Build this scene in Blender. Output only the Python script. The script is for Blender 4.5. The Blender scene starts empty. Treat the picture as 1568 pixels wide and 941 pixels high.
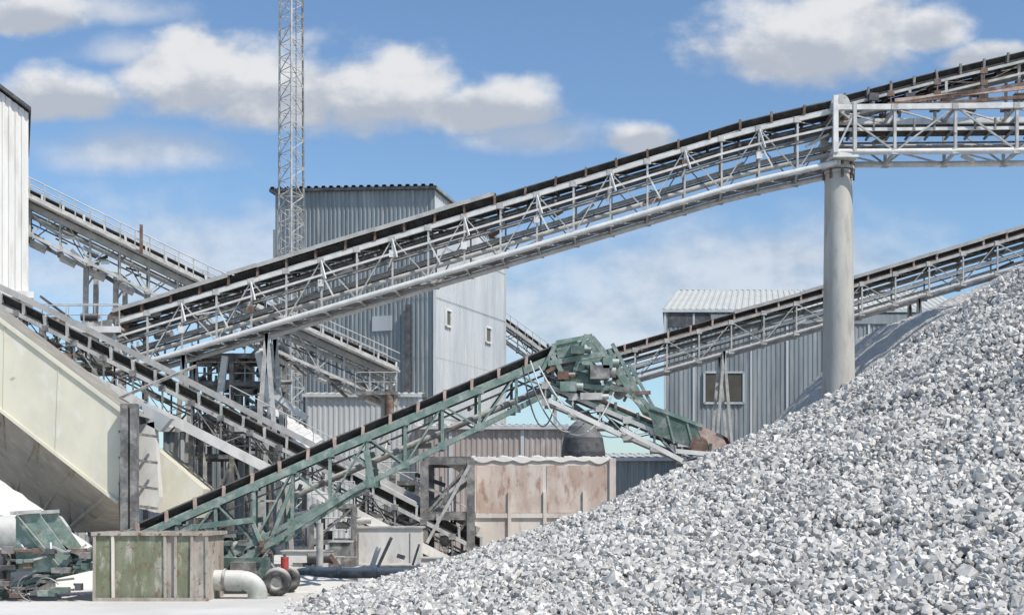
import bpy, bmesh, math, random
import numpy as np
from mathutils import Vector, Matrix, noise as mnoise
random.seed(7); np.random.seed(7)
R=math.radians
CAMH=3.0; K=0.0005
# site survey: bearings / heights were read from one station (tripod 3 m above yard level),
# d = distance north of the station in metres -> world metres
def S(u,v,d): return Vector(((u-784)*K*d, d, CAMH+(780-v)*K*d))
Z=Vector((0,0,1))
scene=bpy.context.scene
# ------------------------------------------------------------------ materials
def nd(t,typ,**kw):
    n=t.nodes.new(typ)
    for k,v in kw.items(): setattr(n,k,v)
    return n
MATS={}
def mat(name,base,var=None,rough=.7,metal=0.,scale=1.2,dust=0.,zs=1.,rust=0.,rustcol=(.17,.075,.04),bump=.15,bscale=14.,grime=None,grimeamt=0.,bdist=.03):
    m=bpy.data.materials.new(name); m.use_nodes=True; t=m.node_tree
    b=t.nodes['Principled BSDF']; L=t.links.new
    var=var or tuple(c*.7 for c in base)
    tc=nd(t,'ShaderNodeTexCoord'); mp=nd(t,'ShaderNodeMapping'); mp.inputs['Scale'].default_value=(1,1,zs)
    L(tc.outputs['Object'],mp.inputs['Vector'])
    def noise(sc,det=5,src=mp.outputs['Vector'],ro=.6):
        n=nd(t,'ShaderNodeTexNoise'); n.inputs['Scale'].default_value=sc; n.inputs['Detail'].default_value=det
        n.inputs['Roughness'].default_value=ro
        L(src,n.inputs['Vector']); return n.outputs['Fac']
    def ramp(f,a,c):
        r=nd(t,'ShaderNodeMapRange'); r.interpolation_type='SMOOTHSTEP'
        r.inputs['From Min'].default_value=a; r.inputs['From Max'].default_value=c; L(f,r.inputs['Value']); return r.outputs['Result']
    def mix(f,a,c):
        x=nd(t,'ShaderNodeMix',data_type='RGBA')
        if isinstance(f,float): x.inputs[0].default_value=f
        else: L(f,x.inputs[0])
        for i,q in ((6,a),(7,c)):
            if isinstance(q,tuple): x.inputs[i].default_value=(*q,1)
            else: L(q,x.inputs[i])
        return x.outputs[2]
    def mul(a,k):
        x=nd(t,'ShaderNodeMath',operation='MULTIPLY',use_clamp=True); L(a,x.inputs[0])
        if isinstance(k,float): x.inputs[1].default_value=k
        else: L(k,x.inputs[1])
        return x.outputs[0]
    c=mix(ramp(noise(scale),.35,.65),base,var)
    if grime: c=mix(mul(ramp(noise(scale*2.7,7),.5,.7),grimeamt),c,grime)
    if rust>0: c=mix(mul(ramp(noise(scale*1.7+.3,8,tc.outputs['Object'],.7),.66-.22*rust,.74-.2*rust),.9),c,rustcol)
    if dust>0:
        g=nd(t,'ShaderNodeNewGeometry'); s=nd(t,'ShaderNodeSeparateXYZ'); L(g.outputs['Normal'],s.inputs[0])
        up=ramp(s.outputs['Z'],.1,.8)
        c=mix(mul(up,float(dust)),c,(.66,.635,.59))
        c=mix(mul(ramp(noise(2.3,8,tc.outputs['Object'],.7),.45,.7),float(dust*.6)),c,(.62,.60,.56))
    L(c,b.inputs['Base Color']); b.inputs['Roughness'].default_value=rough; b.inputs['Metallic'].default_value=metal
    if bump>0:
        bp=nd(t,'ShaderNodeBump'); bp.inputs['Strength'].default_value=bump; bp.inputs['Distance'].default_value=bdist
        L(noise(bscale,6,tc.outputs['Object']),bp.inputs['Height']); L(bp.outputs['Normal'],b.inputs['Normal'])
    MATS[name]=m; return m
galv=mat('galvanised_steel',(.50,.49,.47),(.33,.325,.31),.6,.05,2.,dust=.7,rust=.25)
galvd=mat('galvanised_dark',(.21,.205,.195),(.11,.108,.103),.65,.1,2.,dust=.65,rust=.4)
galvl=mat('galvanised_light',(.74,.73,.70),(.58,.57,.55),.5,.03,2.,dust=.6,rust=.12)
belt=mat('belt_rubber',(.018,.018,.02),(.035,.034,.033),.7,0,3.,dust=.12)
dbelt=mat('dusty_return_belt',(.08,.078,.075),(.18,.17,.16),.85,0,2.,dust=.5)
cover=mat('belt_cover_sheet',(.48,.465,.44),(.36,.35,.33),.6,.1,1.5,dust=.6)
rusty=mat('rusty_steel',(.18,.11,.08),(.11,.07,.05),.85,0,3.,dust=.45)
pink=mat('idler_paint',(.48,.36,.315),(.33,.23,.19),.8,0,3.,dust=.5)
green=mat('green_paint',(.115,.19,.16),(.19,.25,.22),.65,0,2.,dust=.65,rust=.3)
greend=mat('green_paint_dark',(.05,.095,.08),(.09,.135,.115),.65,0,2.,dust=.5,rust=.35)
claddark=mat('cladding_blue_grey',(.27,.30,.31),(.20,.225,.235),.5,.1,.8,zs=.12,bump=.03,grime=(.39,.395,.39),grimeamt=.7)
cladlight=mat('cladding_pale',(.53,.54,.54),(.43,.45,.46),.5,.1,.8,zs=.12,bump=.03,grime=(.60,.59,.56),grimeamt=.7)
cladwhite=mat('cladding_white',(.74,.715,.67),(.60,.58,.545),.6,0,.8,zs=.12,bump=.03,grime=(.46,.435,.40),grimeamt=.6)
rooflight=mat('roof_sheet',(.42,.45,.415),(.35,.37,.345),.6,.1,.7,dust=.4)
trimd=mat('dark_trim',(.07,.075,.08),(.04,.04,.045),.6,0,2.,dust=.2)
yellow=mat('cream_steel',(.68,.645,.51),(.60,.57,.46),.6,0,.7,zs=.6,grime=(.69,.665,.59),grimeamt=.8,bump=.05,rust=.1,rustcol=(.40,.35,.28))
cream_shaded=mat('cream_steel_shaded',(.32,.295,.25),(.25,.23,.195),.75,0,.7,grime=(.40,.375,.33),grimeamt=.6,bump=.08,rust=.15)  # darker copy of the cream steel, underside shade put into its colour
concrete=mat('concrete',(.53,.51,.465),(.40,.385,.355),.85,0,.8,zs=.22,grime=(.28,.265,.245),grimeamt=.65,bump=.3,bscale=9.)
binmat=mat('dusty_bin_wall',(.74,.685,.62),(.62,.55,.49),.85,0,.8,zs=.3,grime=(.42,.30,.24),grimeamt=.6,bump=.25,bscale=7.)
stain=mat('rust_stained_plate',(.66,.58,.51),(.50,.38,.31),.85,0,1.3,zs=.4,grime=(.33,.195,.145),grimeamt=.85,bump=.25)
greenbox=mat('weathered_green_panel',(.15,.165,.095),(.22,.23,.16),.8,0,1.6,zs=.35,rust=.55,rustcol=(.18,.11,.08),grime=(.42,.40,.34),grimeamt=.8,bump=.3)
brownbox=mat('weathered_brown_panel',(.31,.26,.215),(.43,.39,.34),.85,0,1.6,zs=.35,rust=.45,grime=(.17,.175,.13),grimeamt=.6,bump=.3)
dustm=mat('stone_dust',(.70,.67,.62),(.60,.58,.545),.95,0,.5,bump=.5,bscale=6.)
groundm=mat('dusty_ground',(.68,.65,.605),(.56,.54,.50),.95,0,.15,bump=.6,bscale=3.,grime=(.44,.425,.395),grimeamt=.35)
sandm=mat('fine_limestone',(.66,.63,.58),(.54,.515,.48),.95,0,1.6,bump=1.,bscale=5.,grime=(.38,.365,.34),grimeamt=.7,bdist=.25)
corem=mat('gravel_fines',(.25,.245,.235),(.34,.33,.315),.95,0,3.,bump=1.,bscale=12.)
rubber=mat('tyre_rubber',(.03,.03,.03),(.06,.06,.058),.8,0,3.,dust=.6)
redp=mat('red_paint',(.40,.035,.03),(.3,.03,.03),.5,0,3.,dust=.2)
glass=mat('window_glass',(.10,.09,.07),(.075,.07,.055),.2,0,1.,bump=0)
whitep=mat('white_paint',(.72,.70,.66),(.58,.565,.535),.6,0,1.2,zs=.4,grime=(.40,.375,.34),grimeamt=.5)
tankm=mat('dusty_tank_paint',(.30,.315,.285),(.40,.395,.365),.75,0,1.5,dust=.8,rust=.3)
pinkwall=mat('dusty_rose_wall',(.39,.34,.32),(.31,.27,.255),.8,0,.7,zs=.3,grime=(.52,.48,.45),grimeamt=.6)
# ------------------------------------------------------------------ mesh builder
class MB:
    def __init__(s): s.v=[];s.f=[];s.m=[];s.mats=[];s.sm=[]
    def mi(s,m):
        if m not in s.mats: s.mats.append(m)
        return s.mats.index(m)
    def add(s,vs,fs,m,smooth=False):
        o=len(s.v); s.v+= [tuple(p) for p in vs]; i=s.mi(m)
        for f in fs: s.f.append(tuple(o+k for k in f)); s.m.append(i); s.sm.append(smooth)
    def hexa(s,c,m): # 8 corners bottom 0-3, top 4-7
        s.add(c,[(3,2,1,0),(4,5,6,7),(0,1,5,4),(1,2,6,5),(2,3,7,6),(3,0,4,7)],m)
    def beam(s,p,q,w,h,m,up=None):
        p=Vector(p);q=Vector(q);d=q-p
        if d.length<1e-4: return
        d.normalize(); ref=up or (Z if abs(d.z)<.95 else Vector((0,1,0)))
        a=d.cross(ref)
        if a.length<1e-4: a=d.cross(Vector((1,0,0)))
        a.normalize(); b=a.cross(d).normalized()
        a=a*w/2; b=b*h/2
        s.hexa([p-a-b,p+a-b,q+a-b,q-a-b,p-a+b,p+a+b,q+a+b,q-a+b],m)
    def box(s,x0,x1,y0,y1,z0,z1,m):
        s.hexa([(x0,y0,z0),(x1,y0,z0),(x1,y1,z0),(x0,y1,z0),(x0,y0,z1),(x1,y0,z1),(x1,y1,z1),(x0,y1,z1)],m)
    def tube(s,p,q,r,m,n=10,r2=None,cap=True):
        p=Vector(p);q=Vector(q);d=(q-p).normalized(); ref=Z if abs(d.z)<.95 else Vector((0,1,0))
        a=d.cross(ref).normalized(); b=a.cross(d); r2=r if r2 is None else r2
        vs=[]
        for i in range(n):
            t=2*math.pi*i/n; e=a*math.cos(t)+b*math.sin(t); vs.append(p+e*r); vs.append(q+e*r2)
        s.add(vs,[(2*i,2*((i+1)%n),2*((i+1)%n)+1,2*i+1) for i in range(n)],m,True)
        if cap: s.add([vs[2*i] for i in range(n)],[tuple(range(n))][:1],m); s.add([vs[2*i+1] for i in range(n)],[tuple(reversed(range(n)))],m)
    def path(s,pts,r,m,n=8):
        for a,b in zip(pts[:-1],pts[1:]): s.tube(a,b,r,m,n)
    def prism(s,poly,off,m,m2=None):
        off=Vector(off); poly=[Vector(p) for p in poly]; n=len(poly)
        s.add(poly,[tuple(range(n))],m); s.add([p+off for p in poly],[tuple(reversed(range(n)))],m)
        s.add(poly+[p+off for p in poly],[(i,i+n,(i+1)%n+n,(i+1)%n) for i in range(n)],m2 or m)
    def corr(s,A,B,C,D,m,pitch=.35,dep=.05):
        # ribbed sheet A-B across ribs, A-D along ribs
        A,B,C,D=map(Vector,(A,B,C,D)); n=(B-A).cross(D-A).normalized(); L=(B-A).length; k=max(1,int(L/pitch))
        vs=[]
        ts=[]
        for i in range(k):
            for f,o in ((0,0),(.12,1),(.5,1),(.62,0)): ts.append(((i+f)/k,o))
        ts.append((1,0))
        for t,o in ts:
            vs.append(A.lerp(B,t)+n*o*dep); vs.append(D.lerp(C,t)+n*o*dep)
        s.add(vs,[(2*i,2*i+2,2*i+3,2*i+1) for i in range(len(ts)-1)],m)
    def torus(s,c,ax,R0,r,m,n=24,k=10,a0=0,a1=2*math.pi):
        c=Vector(c);ax=Vector(ax).normalized(); e=ax.cross(Z if abs(ax.z)<.9 else Vector((1,0,0))).normalized(); g=ax.cross(e)
        full=abs(a1-a0-2*math.pi)<1e-3; nn=n if full else n+1; vs=[]
        for i in range(nn):
            t=a0+(a1-a0)*i/n; d=e*math.cos(t)+g*math.sin(t)
            for j in range(k):
                p=2*math.pi*j/k; vs.append(c+d*(R0+r*math.cos(p))+ax*r*math.sin(p))
        fs=[]
        for i in range(n):
            for j in range(k):
                i2=(i+1)%nn; fs.append((i*k+j,i2*k+j,i2*k+(j+1)%k,i*k+(j+1)%k))
        s.add(vs,fs,m,True)
    def done(s,name,parent=None):
        me=bpy.data.meshes.new(name)
        a=np.array(s.v); c=Vector(((a[:,0].min()+a[:,0].max())/2,(a[:,1].min()+a[:,1].max())/2,a[:,2].min()))
        me.from_pydata([Vector(p)-c for p in s.v],[],s.f)
        for m in s.mats: me.materials.append(m)
        me.polygons.foreach_set('material_index',s.m); me.polygons.foreach_set('use_smooth',s.sm); me.update()
        o=bpy.data.objects.new(name,me); o.location=c; scene.collection.objects.link(o)
        if parent: o.parent=parent
        return o
def empty(name):
    e=bpy.data.objects.new(name,None); scene.collection.objects.link(e); return e
def resample(pts,step):
    pts=[Vector(p) for p in pts]; L=[0]
    for a,b in zip(pts[:-1],pts[1:]): L.append(L[-1]+(b-a).length)
    n=max(2,round(L[-1]/step)); out=[]
    for i in range(n+1):
        t=L[-1]*i/n; k=0
        while k<len(L)-2 and t>L[k+1]: k+=1
        f=(t-L[k])/(L[k+1]-L[k]); out.append(pts[k].lerp(pts[k+1],f))
    return out,L[-1]
# ------------------------------------------------------------------ conveyors
def conveyor(mb,pts,w=1.8,h=2.2,panel=1.9,chord=.15,web=.08,ms=galv,mchord=None,belt_on=True,idl=1.25,idm=galvd,
             walk=0,rail=True,covers=(),pipe=0,strands=True,beltm=belt,trough=.36,stringer=None,returnb=True,sk=False,clutter=0.):
    mchord=mchord or ms
    P,L=resample(pts,panel); n=len(P)
    hf=h if callable(h) else (lambda t:h)
    N=[]
    for i in range(n):
        d=(P[min(i+1,n-1)]-P[max(i-1,0)]); N.append(Vector((d.y,-d.x,0)).normalized()) # side vector towards camera for +x run
    T=[];B=[]
    for sgn in (1,-1):
        T.append([P[i]+N[i]*sgn*w/2 for i in range(n)]); B.append([P[i]+N[i]*sgn*w/2-Z*hf(i/(n-1)) for i in range(n)])
    for k in (0,1):
        for i in range(n-1):
            mb.beam(T[k][i],T[k][i+1],chord,chord*1.2,mchord)
            if pipe: mb.tube(B[k][i],B[k][i+1],pipe,mchord,8,cap=False)
            else: mb.beam(B[k][i],B[k][i+1],chord*.97,chord,mchord)
            if i%2==0: mb.beam(T[k][i],B[k][i+1],web*.9,web*.6,ms)
            else: mb.beam(B[k][i],T[k][i+1],web*.9,web*.6,ms)
        for i in range(n):
            mb.beam(T[k][i],B[k][i],web,web*1.1,ms)
            # gusset plates
            for q_ in (T[k][i],B[k][i]): mb.box(q_.x-.16,q_.x+.16,q_.y-.5*chord-.012,q_.y+.5*chord+.012,q_.z-.14,q_.z+.12,ms)
    for i in range(n):
        mb.beam(T[0][i]-Z*.02,T[1][i]-Z*.02,web*1.05,web*.8,ms); mb.beam(B[0][i],B[1][i],web*1.1,web*.85,ms)
        if i<n-1 and strands:
            mb.beam(B[0][i],B[1][i+1],web*.7,web*.5,ms)
            mb.beam(T[0][i]-Z*.1,T[1][i+1]-Z*.1,web*.6,web*.5,ms)
            # cable tray / return strand rails
            for o,zz in ((.3,.38),(-.35,.55)):
                a=P[i]+N[i]*w*o-Z*hf(0)*zz; b=P[i+1]+N[i+1]*w*o-Z*hf(0)*zz
                mb.beam(a,b,.1,.07,galvd)
        if strands and i%2==1:
            mb.beam(P[i]+N[i]*w*.49-Z*.5,P[i]-N[i]*w*.49-Z*.5,.12,.12,ms)
        if clutter and i<n-1 and random.random()<clutter:
            a=P[i].lerp(P[i+1],random.random())+N[i]*w*random.uniform(-.4,.52)-Z*random.uniform(.3,1.)*hf(.5)
            ln=random.uniform(.3,1.4); dr=(P[i+1]-P[i]).normalized()
            mb.beam(a,a+dr*ln+Z*random.uniform(-.4,.4),random.uniform(.05,.12),random.uniform(.05,.2),random.choice([galv,galvd,galvl,rusty]))
    if belt_on:
        Q,_=resample(pts,idl); q=len(Q)
        NN=[]
        for i in range(q):
            d=(Q[min(i+1,q-1)]-Q[max(i-1,0)]); NN.append(Vector((d.y,-d.x,0)).normalized())
        b0=w*.22; b1=w*.43; z0=.16; z1=z0+trough; th=.05
        rows=[]
        for i in range(q):
            c=Q[i]; nn=NN[i]; sag=random.uniform(-.015,.015)
            rows.append([c+nn*b1+Z*(z1+sag),c+nn*b0+Z*z0,c-nn*b0+Z*z0,c-nn*b1+Z*(z1+sag),
                         c-nn*(b1+.04)+Z*(z1-th),c-nn*b0+Z*(z0-th),c+nn*b0+Z*(z0-th),c+nn*(b1+.04)+Z*(z1-th)])
        vs=[p for r in rows for p in r]; fs=[]
        for i in range(q-1):
            for j in range(8): fs.append((i*8+j,i*8+(j+1)%8,(i+1)*8+(j+1)%8,(i+1)*8+j))
        mb.add(vs,fs,beltm)
        if returnb:
            for i in range(q-1): mb.beam(Q[i]-Z*.42,Q[i+1]-Z*.42,w*.7,.04,dbelt)
        for i in range(q-1):
            for sg in (1,-1):
                mb.beam(Q[i]+NN[i]*sg*w*.46+Z*.12,Q[i+1]+NN[i+1]*sg*w*.46+Z*.12,.07,.13,stringer or ms)
        for i in range(q):
            c=Q[i]; nn=NN[i]
            for sg in (1,-1):
                j=random.uniform(-.06,.04); tl=Vector((random.uniform(-.05,.05),0,0))
                mb.beam(c+nn*sg*w*.49+Z*.1,c+nn*sg*w*.5+Z*(z1+.02+j)+tl,.1,.12,idm)
                mb.tube(c+nn*sg*b0+Z*(z0-th-.07),c+nn*sg*w*.48+Z*(z1-.05),.055,idm,6)
            mb.beam(c+nn*w*.47+Z*.07,c-nn*w*.47+Z*.07,.09,.07,idm)
            if i%3==0: mb.tube(c+nn*w*.45-Z*.5,c-nn*w*.45-Z*.5,.07,galvd,6)
        for (a,b,zc) in covers:
            i0=int(a*(q-1)); i1=int(b*(q-1))
            for i in range(i0,i1):
                p0=Q[i];p1=Q[i+1];na=NN[i];nb=NN[i+1];zz=Z*(zc+random.uniform(-.02,.02))
                prof=[(.56,0),(.35,.14),(-.35,.14),(-.56,0)]
                va=[p0+na*w*x+zz+Z*y for x,y in prof]+[p1+nb*w*x+zz+Z*y for x,y in prof]
                mb.add(va,[(0,1,5,4),(1,2,6,5),(2,3,7,6)],cover)
                mb.beam(p0+na*w*.56+zz,p1+nb*w*.56+zz,.03,.19,cover)
    if walk:
        ww=.8
        for i in range(n-1):
            a=P[i]+N[i]*walk*(w/2+ww/2+.06)-Z*.25; b=P[i+1]+N[i+1]*walk*(w/2+ww/2+.06)-Z*.25
            mb.beam(a,b,ww,.05,ms)
            e0=P[i]+N[i]*walk*(w/2+ww)-Z*.2; e1=P[i+1]+N[i+1]*walk*(w/2+ww)-Z*.2
            mb.beam(e0-Z*.06,e1-Z*.06,.05,.16,ms)
            if rail:
                mb.tube(e0+Z*1.1,e1+Z*1.1,.035,ms,6); mb.tube(e0+Z*.6,e1+Z*.6,.025,ms,6)
                mb.beam(e0,e0+Z*1.12,.06,.06,ms)
                m=(e0+e1)/2; mb.beam(m,m+Z*1.1,.055,.055,ms)
    return P,N,T,B
# main white gallery conveyor
mb=MB()
A=[S(188,500,64),S(1130,215,61),S(1278,181,60.3)]
PA,NA,TA,BA=conveyor(mb,A,w=2.3,h=2.35,panel=1.75,chord=.15,web=.085,ms=galv,mchord=galvl,idl=1.45,idm=rusty,pipe=.14,
   covers=((.18,.57,.66),(.0,.17,.60)),trough=.42,clutter=.9)
for i in range(len(PA)-1):
    for o,zz,r in ((.2,1.75,.12),(-.2,1.2,.1),(.35,1.0,.06),(-.4,2.0,.07),(.42,1.45,.04)):
        mb.tube(PA[i]+NA[i]*2.3*o-Z*zz,PA[i+1]+NA[i+1]*2.3*o-Z*zz,r,galv if r>.08 else galvd,7,cap=False)
    # maintenance walkway inside the truss
    mb.beam(PA[i]-NA[i]*.55-Z*2.2,PA[i+1]-NA[i+1]*.55-Z*2.2,.8,.06,galvd)
    mb.beam(PA[i]-NA[i]*.1-Z*2.05,PA[i+1]-NA[i+1]*.1-Z*2.05,.05,.2,galvl)
    if i%3==0:
        p=PA[i]+NA[i]*1.22; mb.beam(p-Z*.6,p-Z*1.9+(PA[i+1]-PA[i])*.35,.07,.07,galvl)
    mb.beam(PA[i]+NA[i]*1.35-Z*.75,PA[i+1]+NA[i+1]*1.35-Z*.75,.06,.1,galvl)
    if i%2==0:
        p=PA[i]+NA[i]*1.28; mb.beam(p-Z*.05,p+NA[i]*.15-Z*1.0+(PA[i+1]-PA[i])*.15,.08,.08,galvl)
        mb.beam(p+NA[i]*.12-Z*1.0,p-Z*1.3-(PA[i+1]-PA[i])*.1,.06,.06,galvl)
for i in range(2,len(PA)-1,2):
    p=PA[i]+NA[i]*1.27-Z*random.uniform(.5,1.4); mb.box(p.x-.13,p.x+.13,p.y-.1,p.y+.05,p.z-.17,p.z+.15,random.choice([galvl,galvd,rusty]))
e=A[-1]; mb.tube(e+Vector((0,-1.1,.35)),e+Vector((0,1.1,.35)),.42,galv,18)
e=A[0]; mb.tube(e+Vector((0,-1.2,.2)),e+Vector((0,1.2,.2)),.4,rusty,18)
mb.beam(e+Vector((-.8,-1.2,-.1)),e+Vector((2.2,-1.2,.55)),.1,.35,galvd)
# tail platform
mb.box(e.x-3.2,e.x+.4,e.y-1.6,e.y+1.6,e.z-.35,e.z-.25,cover); mb.box(e.x-3.2,e.x+.4,e.y-1.65,e.y-1.603,e.z-.5,e.z-.2,galvl)
for k in range(5):
    x=e.x-3.1+k*.85; mb.beam((x,e.y-1.55,e.z-.25),(x,e.y-1.55,e.z+.8),.05,.05,galv)
    mb.box(x-.2,x+.25,e.y-.9,e.y+.6,e.z-.25,e.z+random.uniform(0,.5),random.choice([galvd,galv,rusty]))
mb.tube((e.x-3.1,e.y-1.55,e.z+.8),(e.x+.3,e.y-1.55,e.z+.8),.03,galv,6)
mb.done('inclined_belt_conveyor')
# level bridge conveyor continuing to the right
mb=MB()
Bp=[S(1272,176,60),S(1400,175,59.7),S(1640,172,59)]
P,N,T,B=conveyor(mb,Bp,w=2.2,h=2.0,panel=2.45,chord=.2,web=.12,ms=galv,mchord=galvl,belt_on=False,strands=True,pipe=.14,clutter=.8)
for i in range(len(P)-1):
    mb.beam(P[i]-Z*.75,P[i+1]-Z*.75,1.6,.1,belt); mb.beam(P[i]+N[i]*.95-Z*.95,P[i+1]+N[i+1]*.95-Z*.95,.08,.14,galvl)
    for f in (0,.33,.66):
        c=P[i].lerp(P[i+1],f); mb.beam(c+N[i]*.98-Z*1.0,c+N[i]*.98-Z*.5,.08,.1,galvd); mb.tube(c+N[i]*.9-Z*.9,c-N[i]*.9-Z*.9,.07,galvd,6)
    mb.tube(P[i]+N[i]*.5-Z*1.6,P[i+1]+N[i+1]*.5-Z*1.62,.09,galvd,7)
mb.done('bridge_conveyor')
# upper rising conveyor on the right
mb=MB()
Gp=[S(1288,170,61.6),S(1400,141,61.4),S(1640,84,61)]
P,N,T,B=conveyor(mb,Gp,w=1.7,h=.55,panel=2.1,chord=.1,web=.06,ms=rusty,mchord=galv,idl=1.1,idm=galvd,strands=False,stringer=belt)
for k,(u,v) in enumerate(((1330,160),(1385,146),(1440,133),(1495,120),(1550,106),(1600,94))):
    p=S(u,v,61.3); 
    for yy in (-.8,.8):
        mb.beam(p+Vector((0,yy,0)),Vector((p.x,p.y+yy,S(u,172,61.3).z)),.12,.12,galv)
        mb.box(p.x-.22,p.x+.22,p.y+yy-.15,p.y+yy+.15,S(u,163,61.3).z,S(u,152,61.3).z,trimd)
for v0,v1,mm in ((166,118,rusty),(170,143,rusty),(160,128,pink)):
    mb.beam(S(1370,v0-6,60.2),S(1640,v1,60.0),.12,.16,mm)
mb.done('rising_feeder_conveyor')
# concrete pillar
mb=MB()
c=S(1284,780,60); zt=S(1284,268,60).z
mb.tube((c.x,c.y,-.2),(c.x,c.y,zt),.84,concrete,40,r2=.62)
for z,r in ((zt,.68),(zt+.18,.74),(zt+.34,.62)): mb.tube((c.x,c.y,z),(c.x,c.y,z+.14),r,galv,32)
mb.box(c.x-.55,c.x+.6,c.y-1.25,c.y+1.25,zt+.5,zt+.72,galvl)
zt2=S(1284,176,60).z
for yy in (-1.22,1.22):
    mb.box(c.x-.55,c.x-.33,c.y+yy-.1,c.y+yy+.1,zt+.7,zt2+.5,galvl); mb.box(c.x+.35,c.x+.5,c.y+yy-.09,c.y+yy+.09,zt+.7,zt2+.2,galv)
    mb.beam((c.x-.4,c.y+yy,zt+.8),(c.x+.4,c.y+yy,zt2-.3),.08,.08,galv)
for xx in (-.44,.42): mb.box(c.x+xx-.08,c.x+xx+.08,c.y-1.1,c.y+1.1,zt2+.1,zt2+.26,galv)
for a in range(8):
    t=a*math.pi/4; mb.box(c.x+.68*math.cos(t)-.05,c.x+.68*math.cos(t)+.05,c.y+.68*math.sin(t)-.05,c.y+.68*math.sin(t)+.05,zt-.25,zt+.5,rusty)
mb.done('concrete_support_pillar')
# conveyor behind (right)
mb=MB()
Fp=[S(925,552,78),S(1250,459,76.5),S(1680,330,74)]
P,N,T,B=conveyor(mb,Fp,w=1.9,h=1.7,panel=1.9,chord=.14,web=.08,ms=galv,mchord=galv,idl=1.3,idm=pink,covers=((.3,.95,.5),),pipe=.1,stringer=rusty,clutter=.9)
for i in range(len(P)-1):
    mb.tube(P[i]-Z*.9+N[i]*.5,P[i+1]-Z*.9+N[i+1]*.5,.1,galvl,7,cap=False); mb.tube(P[i]-Z*1.3-N[i]*.4,P[i+1]-Z*1.3-N[i+1]*.4,.08,galv,7,cap=False)
for u0,v0 in ((1105,540),(1400,455)):
    for yy in (-.9,.9):
        for dx in (-1.0,1.0):
            p=S(u0,v0,77); mb.beam(p+Vector((0,yy,0)),(p.x+dx,p.y+yy,0),.16,.16,galv)
mb.done('stockpile_conveyor')
# upper-left access conveyor
mb=MB()
Cp=[S(0,284,76),S(340,450,80),S(600,567,84)]
P,N,T,B=conveyor(mb,Cp,w=2.0,h=2.2,panel=1.8,chord=.17,web=.1,ms=galv,mchord=galv,idl=1.3,idm=galvl,walk=1,trough=.3,clutter=1.)
for i in range(len(P)-1):
    mb.tube(P[i]-Z*1.0+N[i]*.5,P[i+1]-Z*1.0+N[i+1]*.5,.14,galv,7,cap=False); mb.beam(P[i]+N[i]*1.06-Z*.55,P[i+1]+N[i+1]*1.06-Z*.55,.05,.35,cover)
    e0=P[i]-N[i]*1.1; e1=P[i+1]-N[i+1]*1.1
    mb.tube(e0+Z*1.15,e1+Z*1.15,.03,galv,6); mb.beam(e0,e0+Z*1.15,.05,.05,galv)
    mb.beam(P[i]-Z*2.5,P[i]-Z*2.5+(P[i+1]-P[i])*.5,.9,.3,galv)
    for k in range(6):
        a=P[i].lerp(P[i+1],random.random())+N[i]*random.uniform(-.9,1.05)-Z*random.uniform(1.1,2.6); mb.beam(a,a+(P[i+1]-P[i])*random.uniform(.2,.7)+Z*random.uniform(-.5,.5),random.uniform(.06,.16),random.uniform(.06,.2),random.choice([galv,galvd,galvl,rusty]))
for u0,v0,b in ((140,405,4),(185,428,4),(405,530,5),(590,600,3)):
    p=S(u0,v0,78+u0*.01)
    for yy in (-.95,.95):
        mb.beam(p+Vector((0,yy,0)),(p.x-.3*b/4,p.y+yy,0),.28,.22,galv)
    for k in range(6):
        z=p.z*(k+.5)/6; mb.beam((p.x,p.y-.95,z),(p.x,p.y+.95,z+1.2),.09,.09,galv)
q=S(230,385,78.4)-Vector((0,1.9,0)); mb.beam(q-Z*.5,q+Z*1.2,.16,.16,rusty)
p=S(575,600,82.5); mb.box(p.x-1.2,p.x+1.4,p.y-.6,p.y+2,p.z-.2,p.z,galvd)
for dx in (-1.2,-.3,.6,1.4): mb.beam(p+Vector((dx,-.55,0)),p+Vector((dx,-.55,1.2)),.05,.05,galv)
mb.tube(p+Vector((-1.2,-.55,1.2)),p+Vector((1.4,-.55,1.2)),.03,galv,6); mb.tube(p+Vector((-1.2,-.55,.6)),p+Vector((1.4,-.55,.6)),.025,galv,6)
mb.tube(p+Vector((.9,-.3,.1)),p+Vector((.9,-.3,-1.6)),.3,rusty,12)
mb.done('walkway_conveyor')
# dark belt conveyor descending from the left
mb=MB()
Dp=[S(-60,440,59),S(60,497,59.4),S(470,706,60),S(735,842,60.5)]
P,N,T,B=conveyor(mb,Dp,w=1.9,h=1.15,panel=1.5,chord=.15,web=.07,ms=galvd,mchord=galv,idl=1.1,idm=galv,trough=.45,stringer=belt,covers=((.75,.9,.6),),clutter=.8)
for i in range(len(P)-1):
    a=P[i]-N[i]*1.5+Z*.9; b=P[i+1]-N[i+1]*1.5+Z*.9
    mb.beam(a,b,.9,.06,galvd); mb.beam(a+N[i]*.47,b+N[i]*.47,.04,.28,cover)
    if i>8: mb.tube(a+Z*.8,b+Z*.8,.025,galv,6); mb.beam(a,a+Z*.8,.04,.04,galv)
    a=P[i]+N[i]*1.15-Z*1.2; b=P[i+1]+N[i+1]*1.15-Z*1.2
    if i<26: mb.beam(a,b,.4,.42,whitep)
for u0,v0 in ((300,655),(560,785)):
    for yy in (-.9,.9):
        p=S(u0,v0,60); mb.beam(p+Vector((0,yy,0)),(p.x,p.y+yy,0),.18,.18,galvd)
mb.done('downhill_belt_conveyor')
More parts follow.
